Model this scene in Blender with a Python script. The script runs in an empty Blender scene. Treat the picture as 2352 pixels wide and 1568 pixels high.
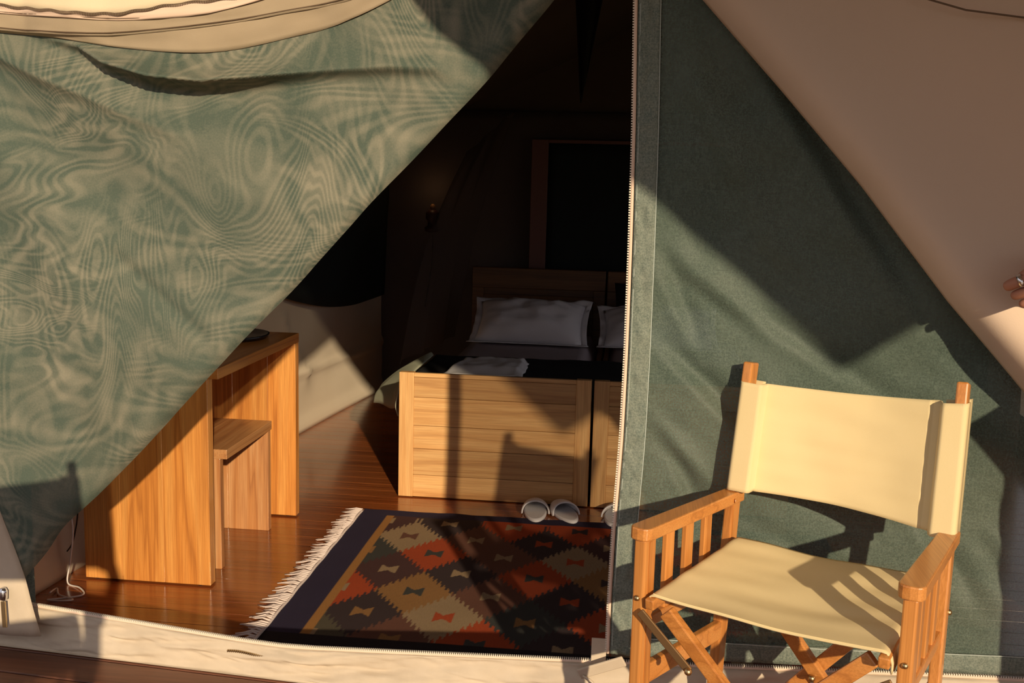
import bpy, bmesh, math, random
from mathutils import Vector, Matrix, noise
random.seed(7)
R = math.radians
scene = bpy.context.scene
C = scene.collection

# ------------------------------------------------------------------ camera, world, sun, exposure
W_PX, F_PX = 2352.0, 2400.0
YAW, PITCH, ROLL, CAM_H = 6.2, 8.6, 1.5, 1.32
cam_data = bpy.data.cameras.new('camera'); cam = bpy.data.objects.new('camera', cam_data); C.objects.link(cam)
cam_data.sensor_width = 36.0; cam_data.lens = 36.0 * F_PX / W_PX
a, p, r = R(YAW), R(PITCH), R(ROLL)
fw = Vector((-math.sin(a) * math.cos(p), math.cos(a) * math.cos(p), -math.sin(p)))
rt = Vector((math.cos(a), math.sin(a), 0)); up = rt.cross(fw)
r2 = math.cos(r) * rt + math.sin(r) * up; u2 = math.cos(r) * up - math.sin(r) * rt
cam.matrix_world = Matrix(((r2.x, u2.x, -fw.x, 0), (r2.y, u2.y, -fw.y, 0), (r2.z, u2.z, -fw.z, CAM_H), (0, 0, 0, 1)))
scene.camera = cam

world = bpy.data.worlds.new('world'); scene.world = world; world.use_nodes = True
bg = world.node_tree.nodes['Background']
bg.inputs[0].default_value = (1.0, 0.94, 0.99, 1); bg.inputs[1].default_value = 0.62

SUN = Vector((-0.40, 1.0, -0.345)).normalized()          # direction the light travels
sd = bpy.data.lights.new('sun', 'SUN'); so = bpy.data.objects.new('sun', sd); C.objects.link(so)
sd.energy = 4.3; sd.color = (1.0, 0.80, 0.55); sd.angle = R(0.8)
so.rotation_euler = SUN.to_track_quat('-Z', 'Y').to_euler(); so.location = (6, -8, 6)
vs = scene.view_settings
vs.view_transform = 'Standard'; vs.look = 'None'; vs.exposure = 0.0; vs.gamma = 1.0; vs.use_curve_mapping = False
scene.cycles.max_bounces = 6; scene.cycles.diffuse_bounces = 3; scene.cycles.glossy_bounces = 2; scene.cycles.transparent_max_bounces = 8
scene.cycles.use_adaptive_sampling = True; scene.cycles.adaptive_threshold = .03; scene.cycles.caustics_reflective = False; scene.cycles.caustics_refractive = False

def FY(x): return 2.40 - .085 * x      # plane of the tent front, turned slightly against the furniture
FD = Vector((1, -.085, 0)).normalized(); FN = Vector((-.085, -1, 0)).normalized()   # along the front, out of it
DECK = .045           # veranda deck level; the tent floor is z = 0

# ------------------------------------------------------------------ material helpers
class NT:
    def __init__(s, name):
        s.m = bpy.data.materials.new(name); s.m.use_nodes = True
        s.t = s.m.node_tree; s.t.nodes.clear()
        s.out = s.n('ShaderNodeOutputMaterial')
    def n(s, typ, **kw):
        nd = s.t.nodes.new(typ)
        for k, v in kw.items():
            if k.startswith('_'): setattr(nd, k[1:], v)
        return nd
    def l(s, a, b): s.t.links.new(a, b)
    def coord(s, scale=(1, 1, 1), kind='Object', rot=(0, 0, 0)):
        tc = s.n('ShaderNodeTexCoord'); mp = s.n('ShaderNodeMapping')
        s.l(tc.outputs[kind], mp.inputs[0]); mp.inputs['Scale'].default_value = scale; mp.inputs['Rotation'].default_value = rot
        return mp.outputs[0]
    def noise(s, vec, scale, detail=4, rough=.5, dist=0):
        nd = s.n('ShaderNodeTexNoise'); s.l(vec, nd.inputs['Vector'])
        nd.inputs['Scale'].default_value = scale; nd.inputs['Detail'].default_value = detail
        nd.inputs['Roughness'].default_value = rough; nd.inputs['Distortion'].default_value = dist
        return nd.outputs['Fac']
    def ramp(s, fac, stops):
        nd = s.n('ShaderNodeValToRGB'); s.l(fac, nd.inputs[0]); e = nd.color_ramp.elements
        while len(e) < len(stops): e.new(.5)
        for el, (p_, c_) in zip(e, stops): el.position = p_; el.color = (*c_, 1) if len(c_) == 3 else c_
        return nd.outputs[0]
    def mix(s, fac, a_, b_, mode='MIX'):
        nd = s.n('ShaderNodeMix', _data_type='RGBA', _blend_type=mode)
        for i, v in ((0, fac), (6, a_), (7, b_)):
            if hasattr(v, 'links'): s.l(v, nd.inputs[i])
            else: nd.inputs[i].default_value = v if i == 0 else (*v, 1)
        return nd.outputs[2]
    def math(s, op, a_, b_=None):
        nd = s.n('ShaderNodeMath', _operation=op)
        for i, v in enumerate((a_, b_)):
            if v is None: continue
            if hasattr(v, 'links'): s.l(v, nd.inputs[i])
            else: nd.inputs[i].default_value = v
        return nd.outputs[0]
    def bump(s, h, strength=.3, dist=.002):
        nd = s.n('ShaderNodeBump'); s.l(h, nd.inputs['Height'])
        nd.inputs['Strength'].default_value = strength; nd.inputs['Distance'].default_value = dist
        return nd.outputs[0]
    def bsdf(s, color, rough=.6, spec=.4, metal=0, normal=None, coat=0, coat_rough=.1, sheen=0):
        b = s.n('ShaderNodeBsdfPrincipled')
        if hasattr(color, 'links'): s.l(color, b.inputs['Base Color'])
        else: b.inputs['Base Color'].default_value = (*color, 1)
        if hasattr(rough, 'links'): s.l(rough, b.inputs['Roughness'])
        else: b.inputs['Roughness'].default_value = rough
        b.inputs['Specular IOR Level'].default_value = spec; b.inputs['Metallic'].default_value = metal
        b.inputs['Coat Weight'].default_value = coat; b.inputs['Coat Roughness'].default_value = coat_rough
        b.inputs['Sheen Weight'].default_value = sheen
        if normal is not None: s.l(normal, b.inputs['Normal'])
        return b.outputs[0]
    def done(s, sh): s.l(sh, s.out.inputs[0]); return s.m

def mat_plain(name, col, rough=.6, spec=.4, metal=0):
    t = NT(name); return t.done(t.bsdf(col, rough, spec, metal))

def mat_wood(name, dark, mid, light, axis='z', rough=.4, coat=.0, vary=.25, fine=1.0):
    """long grain along one axis, cathedral figure, per-piece variation"""
    t = NT(name)
    long_, cross = 0.22, 4.6
    sc = {'x': (long_, cross, cross), 'y': (cross, long_, cross), 'z': (cross, cross, long_)}[axis]
    oi = t.n('ShaderNodeObjectInfo')
    off = t.n('ShaderNodeVectorMath', _operation='ADD'); cv = t.n('ShaderNodeCombineXYZ')
    k = t.math('MULTIPLY', oi.outputs['Random'], 37.0)
    for i in range(3): t.l(k, cv.inputs[i])
    t.l(t.coord(sc), off.inputs[0]); t.l(cv.outputs[0], off.inputs[1]); v = off.outputs[0]
    warp = t.noise(v, 1.6, 3, .55, .4)
    rings = t.math('FRACT', t.math('MULTIPLY', warp, 7.0))
    sc2 = tuple(q * 9 * fine if q > 1 else q * 4 for q in sc)
    fib = t.noise(t.coord(sc2), 6, 5, .65)
    base = t.ramp(rings, [(0, mid), (.35, light), (.75, mid), (.93, dark), (1, mid)])
    soft = t.ramp(warp, [(.3, mid), (.55, light), (.75, mid)])
    c = t.mix(.55, soft, base)
    c = t.mix(t.math('MULTIPLY', t.ramp(fib, [(.42, (1, 1, 1)), (.6, (0, 0, 0))]), .35), c, dark)
    val = t.math('ADD', 1 - vary / 2, t.math('MULTIPLY', oi.outputs['Random'], vary))
    g = t.n('ShaderNodeCombineColor')
    for i in range(3): t.l(val, g.inputs[i])
    c = t.mix(1.0, c, g.outputs[0], 'MULTIPLY')
    return t.done(t.bsdf(c, rough, .5, 0, t.bump(fib, .12, .001), coat, .12))

def weave(t, scale=900):
    w1 = t.n('ShaderNodeTexWave', _bands_direction='X'); w2 = t.n('ShaderNodeTexWave', _bands_direction='Z')
    v = t.coord()
    for w in (w1, w2): t.l(v, w.inputs['Vector']); w.inputs['Scale'].default_value = scale; w.inputs['Distortion'].default_value = .3
    return t.math('ADD', w1.outputs['Fac'], w2.outputs['Fac'])

def mat_canvas(name, col, col2, rough=.85, transl=0.0, transp=0.0, blotch=4, sheen=0, thread=.0):
    t = NT(name)
    n1 = t.noise(t.coord((1, 1, 1)), blotch, 4, .6)
    c = t.mix(n1, col, col2)
    if thread:
        th = t.math('MULTIPLY', t.noise(t.coord((10, 10, 400)), 2, 3, .7), t.noise(t.coord((400, 400, 10)), 2, 3, .7))
        c = t.mix(t.ramp(th, [(.22, (0, 0, 0)), (.42, (thread,) * 3)]), c, tuple(min(1, q * 2.6 + .1) for q in col2))
    if thread:
        gr = t.noise(t.coord((260, 260, 260)), 1.0, 2, .7)
        c = t.mix(t.ramp(gr, [(.35, (0, 0, 0)), (.75, (.6, .6, .6))]), c, tuple(min(1, q * 1.9 + .02) for q in col2))
    fine = t.noise(t.coord(), 420, 2, .6)
    sh = t.bsdf(c, rough, .25, 0, t.bump(fine, .25, .001), sheen=sheen)
    if transl:
        tr = t.n('ShaderNodeBsdfTranslucent'); t.l(c, tr.inputs[0])
        m = t.n('ShaderNodeMixShader'); m.inputs[0].default_value = transl; t.l(sh, m.inputs[1]); t.l(tr.outputs[0], m.inputs[2]); sh = m.outputs[0]
    if transp:
        tp = t.n('ShaderNodeBsdfTransparent'); m = t.n('ShaderNodeMixShader'); m.inputs[0].default_value = transp
        t.l(sh, m.inputs[1]); t.l(tp.outputs[0], m.inputs[2]); sh = m.outputs[0]
    return t.done(sh)

def mat_moire(name):
    """two layers of fine green mesh: contour-like moire figures, optical interference painted into the colour"""
    t = NT(name)
    v = t.coord((1, 1, 1))
    def contours(vec, scale, k, dist, lo=.25, hi=.9):
        n_ = t.noise(vec, scale, 2.0, .45, dist); s_ = t.math('SINE', t.math('MULTIPLY', n_, k))
        return t.ramp(t.math('ADD', t.math('MULTIPLY', s_, .5), .5), [(lo, (0, 0, 0)), (hi, (1, 1, 1))])
    c1 = contours(t.coord((1.7, 1, .75), rot=(0, R(-38), 0)), 1.7, 330.0, .8)      # lines drawn along the pulled edge
    c2 = contours(t.coord((.8, 1, 1.7), rot=(0, R(-25), 0)), 1.9, 190.0, 1.0)
    c3 = contours(t.coord((1, 1, 1.4)), 1.8, 66.0, .6, .1, 1.0)
    m1 = t.ramp(t.noise(v, 2.4, 2, .5), [(.40, (0, 0, 0)), (.60, (1, 1, 1))])
    m2 = t.ramp(t.noise(t.coord((1.2, 1, .8), rot=(0, 1, 0)), 3.1, 2, .5), [(.40, (0, 0, 0)), (.58, (1, 1, 1))])
    f = t.math('ADD', t.math('MULTIPLY', t.math('MULTIPLY', c1, m1), .30), t.math('ADD', t.math('MULTIPLY', t.math('MULTIPLY', c2, m2), .28), t.math('MULTIPLY', c3, .26)))
    gr = t.noise(t.coord((240, 240, 240)), 1.0, 2, .7)
    f = t.math('ADD', f, t.math('MULTIPLY', t.math('SUBTRACT', gr, .5), .5))
    c = t.mix(f, (.086, .118, .092), (.325, .305, .225))
    fine = t.noise(t.coord((1, 1, 1)), 500, 2, .6)
    sh = t.bsdf(c, .75, .25, 0, t.bump(fine, .3, .001))
    tp = t.n('ShaderNodeBsdfTransparent'); m = t.n('ShaderNodeMixShader'); m.inputs[0].default_value = .10
    t.l(sh, m.inputs[1]); t.l(tp.outputs[0], m.inputs[2])
    return t.done(m.outputs[0])

M = {}
TEAK = ((.22, .075, .018), (.55, .235, .062), (.68, .33, .105))
for ax in 'xyz':
    M['desk_' + ax] = mat_wood('desk_wood_' + ax, *((.30, .085, .015), (.62, .235, .045), (.76, .37, .10)), axis=ax, rough=.35, coat=.25)
    M['chair_' + ax] = mat_wood('chair_teak_' + ax, (.34, .11, .02), (.60, .23, .05), (.68, .30, .08), axis=ax, rough=.38, coat=.3, vary=.12, fine=1.6)
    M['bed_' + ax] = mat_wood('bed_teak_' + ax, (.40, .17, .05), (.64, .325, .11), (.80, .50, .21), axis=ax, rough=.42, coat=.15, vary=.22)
M['stool'] = mat_wood('stool_wood', (.30, .10, .03), (.55, .23, .07), (.66, .36, .16), axis='z', rough=.4, coat=.2)
M['stool_x'] = mat_wood('stool_seat_wood', (.26, .09, .03), (.48, .20, .06), (.60, .32, .13), axis='y', rough=.4, coat=.2)
M['floor'] = mat_wood('floor_wood', (.10, .022, .006), (.27, .07, .016), (.36, .11, .028), axis='x', rough=.2, coat=.55, vary=.35)
M['deck'] = mat_wood('deck_wood', (.07, .024, .012), (.15, .052, .024), (.20, .075, .036), axis='x', rough=.5, coat=.08, vary=.3)
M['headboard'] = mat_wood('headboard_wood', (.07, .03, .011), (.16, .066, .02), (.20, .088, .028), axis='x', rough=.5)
M['green'] = mat_canvas('green_mesh_canvas', (.050, .093, .077), (.115, .147, .114), .55, 0, .32, 5, thread=.16)
M['green_hem'] = mat_canvas('green_hem_canvas', (.060, .105, .092), (.185, .205, .165), .65, .05, .04, 34, thread=.2)  # blotches put the shade of small wrinkles into the colour
M['moire'] = mat_moire('double_green_mesh')
M['beige'] = mat_canvas('beige_canvas', (.70, .545, .41), (.76, .60, .46), .85, .06, 0, 3)
M['beige_lit'] = mat_canvas('sunlit_beige_canvas', (.80, .66, .44), (.84, .71, .50), .85, .06, 0, 5)  # beige canvas with its sunlit tone put into the colour
M['tan'] = mat_canvas('tan_band_canvas', (.38, .30, .20), (.46, .37, .255), .85, .05, 0, 8)
M['sill'] = mat_canvas('cream_sill_canvas', (.50, .41, .30), (.68, .58, .45), .85, 0, 0, 11)
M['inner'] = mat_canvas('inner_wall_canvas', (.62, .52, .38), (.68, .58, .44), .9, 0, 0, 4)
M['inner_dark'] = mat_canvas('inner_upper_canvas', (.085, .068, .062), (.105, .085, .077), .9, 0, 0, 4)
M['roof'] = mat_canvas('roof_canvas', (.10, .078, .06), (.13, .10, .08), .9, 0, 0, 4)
M['window_mesh'] = mat_canvas('dark_window_mesh', (.012, .018, .018), (.02, .025, .025), .8, 0, 0, 6)
M['cream'] = mat_canvas('cream_chair_canvas', (.80, .645, .345), (.85, .70, .395), .8, .07, 0, 7)
M['stitch'] = mat_plain('pale_thread', (.55, .62, .58), .8)
M['stitch_dark'] = mat_plain('brown_thread', (.16, .11, .07), .8)
M['tape'] = mat_plain('pink_cream_zip_tape', (.82, .62, .48), .8)
M['teeth'] = mat_plain('cream_zip_teeth', (.80, .74, .62), .45)
M['brass'] = mat_plain('aged_brass', (.55, .40, .20), .35, .5, 1)
M['bronze'] = mat_plain('bronze_brace', (.30, .18, .08), .5, .5, .8)
M['silver'] = mat_plain('silver', (.75, .75, .78), .18, .5, 1)
M['white'] = mat_canvas('white_linen', (.86, .84, .87), (.91, .89, .92), .85, .03, 0, 8)
M['towel'] = mat_canvas('white_towel', (.80, .79, .80), (.86, .85, .85), .95, 0, 0, 14)
M['sheet'] = mat_canvas('mauve_sheet', (.50, .43, .46), (.55, .48, .50), .9, 0, 0, 8)
M['blanket'] = mat_canvas('black_blanket', (.013, .014, .015), (.02, .02, .022), .95, 0, 0, 20)
M['black_pillow'] = mat_canvas('black_cushion_cloth', (.015, .014, .015), (.02, .02, .02), .9, 0, 0, 20)
M['bedspread'] = mat_canvas('pale_green_bedspread_cloth', (.50, .52, .36), (.58, .59, .43), .9, .05, 0, 7)
M['net'] = mat_canvas('brown_net', (.085, .06, .05), (.11, .078, .064), .9, .1, .35, 6)
M['slipper'] = mat_canvas('white_slipper_cloth', (.78, .74, .74), (.84, .80, .79), .95, 0, 0, 30)
M['slipper_in'] = mat_canvas('grey_slipper_insole', (.66, .63, .64), (.72, .69, .69), .95, 0, 0, 30)
M['cable'] = mat_plain('white_cable', (.70, .64, .60), .45)
M['black'] = mat_plain('black_lacquer', (.012, .012, .015), .25, .5)
M['red_lamp'] = mat_plain('dark_red_lamp', (.05, .014, .010), .5)
M['rafter'] = mat_plain('red_brown_frame', (.20, .10, .085), .7)
M['skin'] = mat_canvas('skin', (.42, .185, .115), (.50, .235, .15), .55, 0, 0, 12)
M['shirt'] = mat_canvas('khaki_shirt', (.35, .30, .20), (.40, .34, .24), .9, 0, 0, 6)
M['trousers'] = mat_canvas('brown_trousers', (.12, .09, .06), (.15, .11, .08), .9, 0, 0, 6)
M['hair'] = mat_plain('black_hair', (.015, .011, .009), .6)
M['ground'] = mat_canvas('dry_grass_ground', (.16, .14, .06), (.24, .19, .09), .95, 0, 0, 6)
M['fringe'] = mat_plain('pink_white_fringe', (.72, .60, .54), .9)
M['awning'] = mat_canvas('tan_awning_canvas', (.42, .34, .25), (.48, .40, .30), .9, .05, 0, 3)
t = NT('kilim'); at_ = t.n('ShaderNodeVertexColor', _layer_name='Col')
ns = t.noise(t.coord((60, 8, 1)), 6, 4, .7)
kc = t.mix(t.math('MULTIPLY', ns, .55), at_.outputs[0], (.05, .035, .03), 'MIX')
M['kilim'] = t.done(t.bsdf(kc, .95, .1, 0, t.bump(t.noise(t.coord((300, 30, 1)), 3, 2, .5), .5, .002)))
M['bulb'] = mat_plain('amber_glass', (.25, .13, .05), .3)

# ------------------------------------------------------------------ geometry helpers
def rel(o, parent):
    if parent is not None: o.parent = parent
def obj(name, bm, mat, parent=None, smooth=False, label=None, bevel=0, kind=None):
    """link a bmesh given in world metres as one mesh object; origin at the parent's base, or at its own base"""
    me = bpy.data.meshes.new(name)
    bm.normal_update()
    if parent is not None: off = Vector(parent['_w'])
    else:
        xs = [v.co for v in bm.verts]
        off = Vector(((min(c.x for c in xs) + max(c.x for c in xs)) / 2, (min(c.y for c in xs) + max(c.y for c in xs)) / 2, min(c.z for c in xs)))
    for v in bm.verts: v.co -= off
    bm.to_mesh(me); bm.free()
    if smooth:
        for f in me.polygons: f.use_smooth = True
    me.materials.append(mat)
    o = bpy.data.objects.new(name, me); C.objects.link(o)
    if parent is None: o.location = off
    else: o.parent = parent
    o['_w'] = tuple(off)
    if bevel:
        b = o.modifiers.new('edge', 'BEVEL'); b.width = bevel; b.segments = 2; b.limit_method = 'ANGLE'
    if label: o['label'] = label
    if kind: o['kind'] = kind
    return o
def thing(name, loc, label, cat, group=None, kind=None):
    o = bpy.data.objects.new(name, None); C.objects.link(o); o.location = loc; o.empty_display_size = .1
    o['_w'] = tuple(loc); tag(o, label, cat, group, kind); return o
def tag(o, label, cat, group=None, kind=None):
    o['label'] = label; o['category'] = cat
    if group: o['group'] = group
    if kind: o['kind'] = kind
    return o
def B(): return bmesh.new()
def box(bm, lo, hi):
    lo, hi = Vector(lo), Vector(hi)
    vs_ = [bm.verts.new((x, y, z)) for x in (lo.x, hi.x) for y in (lo.y, hi.y) for z in (lo.z, hi.z)]
    for f in ((0, 1, 3, 2), (4, 6, 7, 5), (0, 4, 5, 1), (2, 3, 7, 6), (0, 2, 6, 4), (1, 5, 7, 3)): bm.faces.new([vs_[i] for i in f])
    return bm
def beam(bm, p0, p1, w, t_, side):
    """box from p0 to p1, width w along side, thickness t_ across"""
    p0, p1 = Vector(p0), Vector(p1); d = (p1 - p0).normalized()
    s = Vector(side); s = (s - d * s.dot(d)).normalized(); n = d.cross(s)
    vs_ = [bm.verts.new(q + s * w / 2 * i + n * t_ / 2 * j) for q in (p0, p1) for i in (-1, 1) for j in (-1, 1)]
    for f in ((0, 2, 3, 1), (4, 5, 7, 6), (0, 1, 5, 4), (2, 6, 7, 3), (0, 4, 6, 2), (1, 3, 7, 5)): bm.faces.new([vs_[i] for i in f])
    return bm
def tube(bm, pts, rad, seg=8, cap=True):
    pts = [Vector(q) for q in pts]; rings = []
    prev = None
    for i, q in enumerate(pts):
        d = (pts[min(i + 1, len(pts) - 1)] - pts[max(i - 1, 0)]).normalized()
        if prev is None:
            ref = Vector((0, 0, 1)) if abs(d.z) < .9 else Vector((1, 0, 0)); s = d.cross(ref).normalized()
        else: s = (prev - d * prev.dot(d)).normalized()
        prev = s; n = d.cross(s); rr = rad[i] if isinstance(rad, (list, tuple)) else rad
        rings.append([bm.verts.new(q + (s * math.cos(k * 2 * math.pi / seg) + n * math.sin(k * 2 * math.pi / seg)) * rr) for k in range(seg)])
    for r0, r1 in zip(rings, rings[1:]):
        for k in range(seg): bm.faces.new((r0[k], r0[(k + 1) % seg], r1[(k + 1) % seg], r1[k]))
    if cap: bm.faces.new(rings[0][::-1]); bm.faces.new(rings[-1])
    return bm
def grid(bm, fn, nu, nv):
    g = [[bm.verts.new(fn(i / nu, j / nv)) for j in range(nv + 1)] for i in range(nu + 1)]
    for i in range(nu):
        for j in range(nv): bm.faces.new((g[i][j], g[i + 1][j], g[i + 1][j + 1], g[i][j + 1]))
    return g
def solidify(o, th, offset=0):
    m = o.modifiers.new('thickness', 'SOLIDIFY'); m.thickness = th; m.offset = offset; return o
def extrude_poly(bm, poly, n0, th):
    """poly: list of world points (planar), thickness th along n0"""
    n0 = Vector(n0).normalized() * th
    a_ = [bm.verts.new(Vector(q)) for q in poly]; b_ = [bm.verts.new(Vector(q) + n0) for q in poly]
    bm.faces.new(a_[::-1]); bm.faces.new(b_)
    for i in range(len(poly)): j = (i + 1) % len(poly); bm.faces.new((a_[i], a_[j], b_[j], b_[i]))
    return bm
def lathe(bm, prof, c, seg=20, axis='z'):
    rings = []
    for rr, h in prof:
        ring = []
        for k in range(seg):
            t_ = 2 * math.pi * k / seg; q = Vector((rr * math.cos(t_), rr * math.sin(t_), h))
            if axis == 'y': q = Vector((q.x, -h, q.y))
            if axis == 'x': q = Vector((h, q.x, q.y))
            ring.append(bm.verts.new(q + Vector(c)))
        rings.append(ring)
    for r0, r1 in zip(rings, rings[1:]):
        for k in range(seg): bm.faces.new((r0[k], r0[(k + 1) % seg], r1[(k + 1) % seg], r1[k]))
    bm.faces.new(rings[0][::-1]); bm.faces.new(rings[-1]); return bm
def interp(tab, x):
    if x <= tab[0][0]: return tab[0][1]
    for (x0, y0), (x1, y1) in zip(tab, tab[1:]):
        if x <= x1:
            k = (x - x0) / (x1 - x0); return y0 + (y1 - y0) * k
    return tab[-1][1]
def interps(tab, x, w=.05): return (interp(tab, x - w) + 2 * interp(tab, x) + interp(tab, x + w)) / 4
def smooth(e0, e1, x):
    k = max(0, min(1, (x - e0) / (e1 - e0))); return k * k * (3 - 2 * k)
def seg_dist(pts, x, z):
    """distance to a polyline in (x, z), side (+ above), parameter 0..1"""
    best = (9, 1, 0); n = len(pts) - 1
    for i, ((x0, z0), (x1, z1)) in enumerate(zip(pts, pts[1:])):
        dx, dz = x1 - x0, z1 - z0; k = max(0, min(1, ((x - x0) * dx + (z - z0) * dz) / (dx * dx + dz * dz)))
        qx, qz = x0 + dx * k, z0 + dz * k; d = math.hypot(x - qx, z - qz)
        if d < best[0]: best = (d, 1 if (dx * (z - z0) - dz * (x - x0)) > 0 else -1, (i + k) / n)
    return best
def nz(x, y, z): return noise.noise(Vector((x, y, z)))

# ------------------------------------------------------------------ setting: floor, deck, ground, walls, roof
floor = obj('floor', box(B(), (-2.05, 2.30, -.06), (2.4, 6.5, -.018)), M['floor']); tag(floor, 'glossy red brown plank floor inside the tent', 'floor', kind='structure')
pw = .09; y = 2.735 - .09 * 4
while y < 6.45:
    obj('plank', box(B(), (-2.05, y + .0006, -.018), (2.4, y + pw - .0006, 0)), M['floor'], floor, bevel=.0008); y += pw
def fp(x, out, z): q = Vector((x, FY(x), z)) + FN * out; return q
deck = obj('floor', beam(B(), fp(-2.6, 1.85, DECK - .055), fp(3.2, 1.85, DECK - .055), 3.60, .05, FN), M['deck']); tag(deck, 'dark weathered boards of the veranda deck', 'deck', kind='structure')
w_ = -.072
while w_ < 3.6:
    obj('deck_board', beam(B(), fp(-2.6, w_ + .055, DECK - .015), fp(3.2, w_ + .055, DECK - .015), .110, .03, FN), M['deck'], deck, bevel=.003); w_ += .1165
g = B(); box(g, (-40, -60, -.75), (40, 30, -.6)); tag(obj('ground', g, M['ground']), 'dry grass ground around the tent platform', 'ground', kind='structure')

def wall_x(y): return -1.83 + .06 * (y - 2.93) + .013 * max(0, y - 4.4) ** 2 * 1.6
def left_wall(u, v):
    y_ = 2.60 + u * 3.9; z = v * 1.62
    x = wall_x(y_) + .02 * nz(y_ * 2, z * 3, 1) * smooth(0, .25, z) + .05 * smooth(.4, 1.6, z)
    d, sgn, k = seg_dist([(5.02, .62), (5.30, .30)], y_, z); x += .022 * math.exp(-d / .05) * (1 if sgn < 0 else .3)
    x += .018 * math.exp(-((z - .305 - .01 * math.sin(y_ * 4)) / .02) ** 2) + .02 * smooth(.09, .02, z)
    return Vector((x, y_, z))
bm = B(); grid(bm, left_wall, 110, 70)
wl = solidify(obj('wall_left', bm, M['inner'], smooth=True), .003); tag(wl, 'beige canvas side wall of the tent behind the desk', 'wall', kind='structure')
bm = B()
grid(bm, lambda u, v: Vector((wall_x(4.9 + u * 1.42) + .055 + .03 * smooth(.4, 1.6, .6 + v) + .012 * nz(u * 4, v * 3, 7), 4.9 + u * 1.42, (.74 - .06 * math.sin(u * math.pi) - .12 * u) * (1 - v) + 1.42 * v)), 24, 10)
w1 = solidify(obj('window_1', bm, M['window_mesh'], smooth=True), .004); tag(w1, 'dark mesh window with a curved lower edge in the side wall', 'window', kind='structure')
bm = B()
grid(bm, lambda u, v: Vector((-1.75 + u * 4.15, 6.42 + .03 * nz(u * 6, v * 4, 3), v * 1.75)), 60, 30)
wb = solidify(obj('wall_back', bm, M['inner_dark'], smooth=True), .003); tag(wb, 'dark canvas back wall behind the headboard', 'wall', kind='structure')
bm = B()  # gap between the panels is an added opening, lets fill light inside
for ya, yb, za, zb in ((2.25, 2.9, 0, 1.62), (5.7, 6.5, 0, 1.62), (2.9, 5.7, 0, .18), (2.9, 5.7, 1.56, 1.62)):
    grid(bm, lambda u, v: Vector((1.83 + .085 * (ya + u * (yb - ya) - 2.4) - .04 * (za + v * (zb - za)), ya + u * (yb - ya), za + v * (zb - za))), 6, 6)
wr = solidify(obj('wall_right', bm, M['inner'], smooth=True), .003); tag(wr, 'beige canvas side wall with an opening added to light the interior, hidden behind the closed tent front', 'wall', kind='structure')
def roof(u, v):
    s = v * 2 - 1; y0 = FY(s * 2.02) + .01; y_ = y0 + u * (6.56 - y0)
    return Vector((s * 2.02 + .085 * max(0, y_ - 2.45), y_, 2.45 - abs(s) * .93 - .05 * math.sin(abs(s) * math.pi) + .02 * nz(u * 5, v * 8, 2)))
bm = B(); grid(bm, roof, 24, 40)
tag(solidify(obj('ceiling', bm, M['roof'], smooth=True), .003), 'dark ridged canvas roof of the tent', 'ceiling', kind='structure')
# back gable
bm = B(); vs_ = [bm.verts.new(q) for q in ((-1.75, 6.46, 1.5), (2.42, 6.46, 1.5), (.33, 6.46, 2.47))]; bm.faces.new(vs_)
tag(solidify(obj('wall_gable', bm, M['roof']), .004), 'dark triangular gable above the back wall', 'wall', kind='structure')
# rear doorway: frame strip and dark door
d1 = thing('door_1', (-.3, 6.37, 0), 'dark rear doorway with a red brown frame above the bed', 'door', kind='structure')
obj('door_frame', box(B(), (-.60, 6.345, 0), (-.50, 6.375, 1.585)), M['rafter'], d1, bevel=.004)
obj('door_frame', box(B(), (-.50, 6.345, 1.565), (.55, 6.37, 1.585)), M['rafter'], d1, bevel=.003)
bm = B(); grid(bm, lambda u, v: Vector((-.50 + u * 1.05, 6.375 + .012 * nz(u * 5, v * 4, 4), v * 1.57)), 20, 20)
solidify(obj('door_panel', bm, M['window_mesh'], d1, smooth=True), .003)

# ------------------------------------------------------------------ tent front: right canvas wall with hem and zip
ZIPX = [(.10, -.008), (.225, -.007), (.313, -.008), (.531, -.004), (.744, .005), (.95, .007), (1.191, .006), (1.444, .003), (1.726, -.005), (2.3, -.012)]
HEMZ = [(-.02, .205), (.05, .209), (.303, .223), (.783, .254), (.921, .263), (2.0, .30)]
FOLDS = (((.05, 1.20), (.17, .95), .012, .030, 1), ((.07, 1.18), (.30, 1.00), .010, .035, -1), ((.06, .98), (.34, .72), .016, .035, 1), ((.05, .80), (.22, .62), .013, .025, -1), ((.30, 1.03), (.58, .86), .012, .030, 1),
         ((.12, .70), (.19, .56), .012, .018, 1), ((.34, .80), (.62, .60), .008, .03, -1), ((.25, 1.62), (.62, 1.08), .014, .06, 1), ((.08, 1.60), (.30, 1.20), .009, .05, -1), ((.45, 1.50), (.70, 1.20), .010, .05, -1),
         ((.66, .62), (.80, .40), .010, .035, 1), ((.80, .60), (.98, .36), .008, .03, -1), ((.30, .55), (.62, .38), .008, .04, 1))
def front_y(x, z):
    s = smooth(.2, .42, z) * smooth(-.02, .16, x)
    yy = FY(x) + .020 * s * nz(x * 2.0, 0, z * 1.5 + 3)
    for p0, p1, amp, wd, sg0 in FOLDS:          # drag folds running down from the zip
        d, sg, k = seg_dist([p0, p1], x, z); sg *= smooth(0, .018, d); yy += 1.9 * amp * math.exp(-(d / wd) ** 2) * sg0 * (.35 + .65 * sg) * s * (.3 + .7 * math.sin(math.pi * min(1, max(0, k))))
    yy += .05 * math.exp(-((x - .60) / .16) ** 2 - ((z - .84) / .14) ** 2)
    yy += .011 * s * nz(x * 7 + z * 5, 1, z * 5 - x * 3) + .0030 * s * nz(x * 22 + z * 14, 3, z * 20)
    return yy
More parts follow.
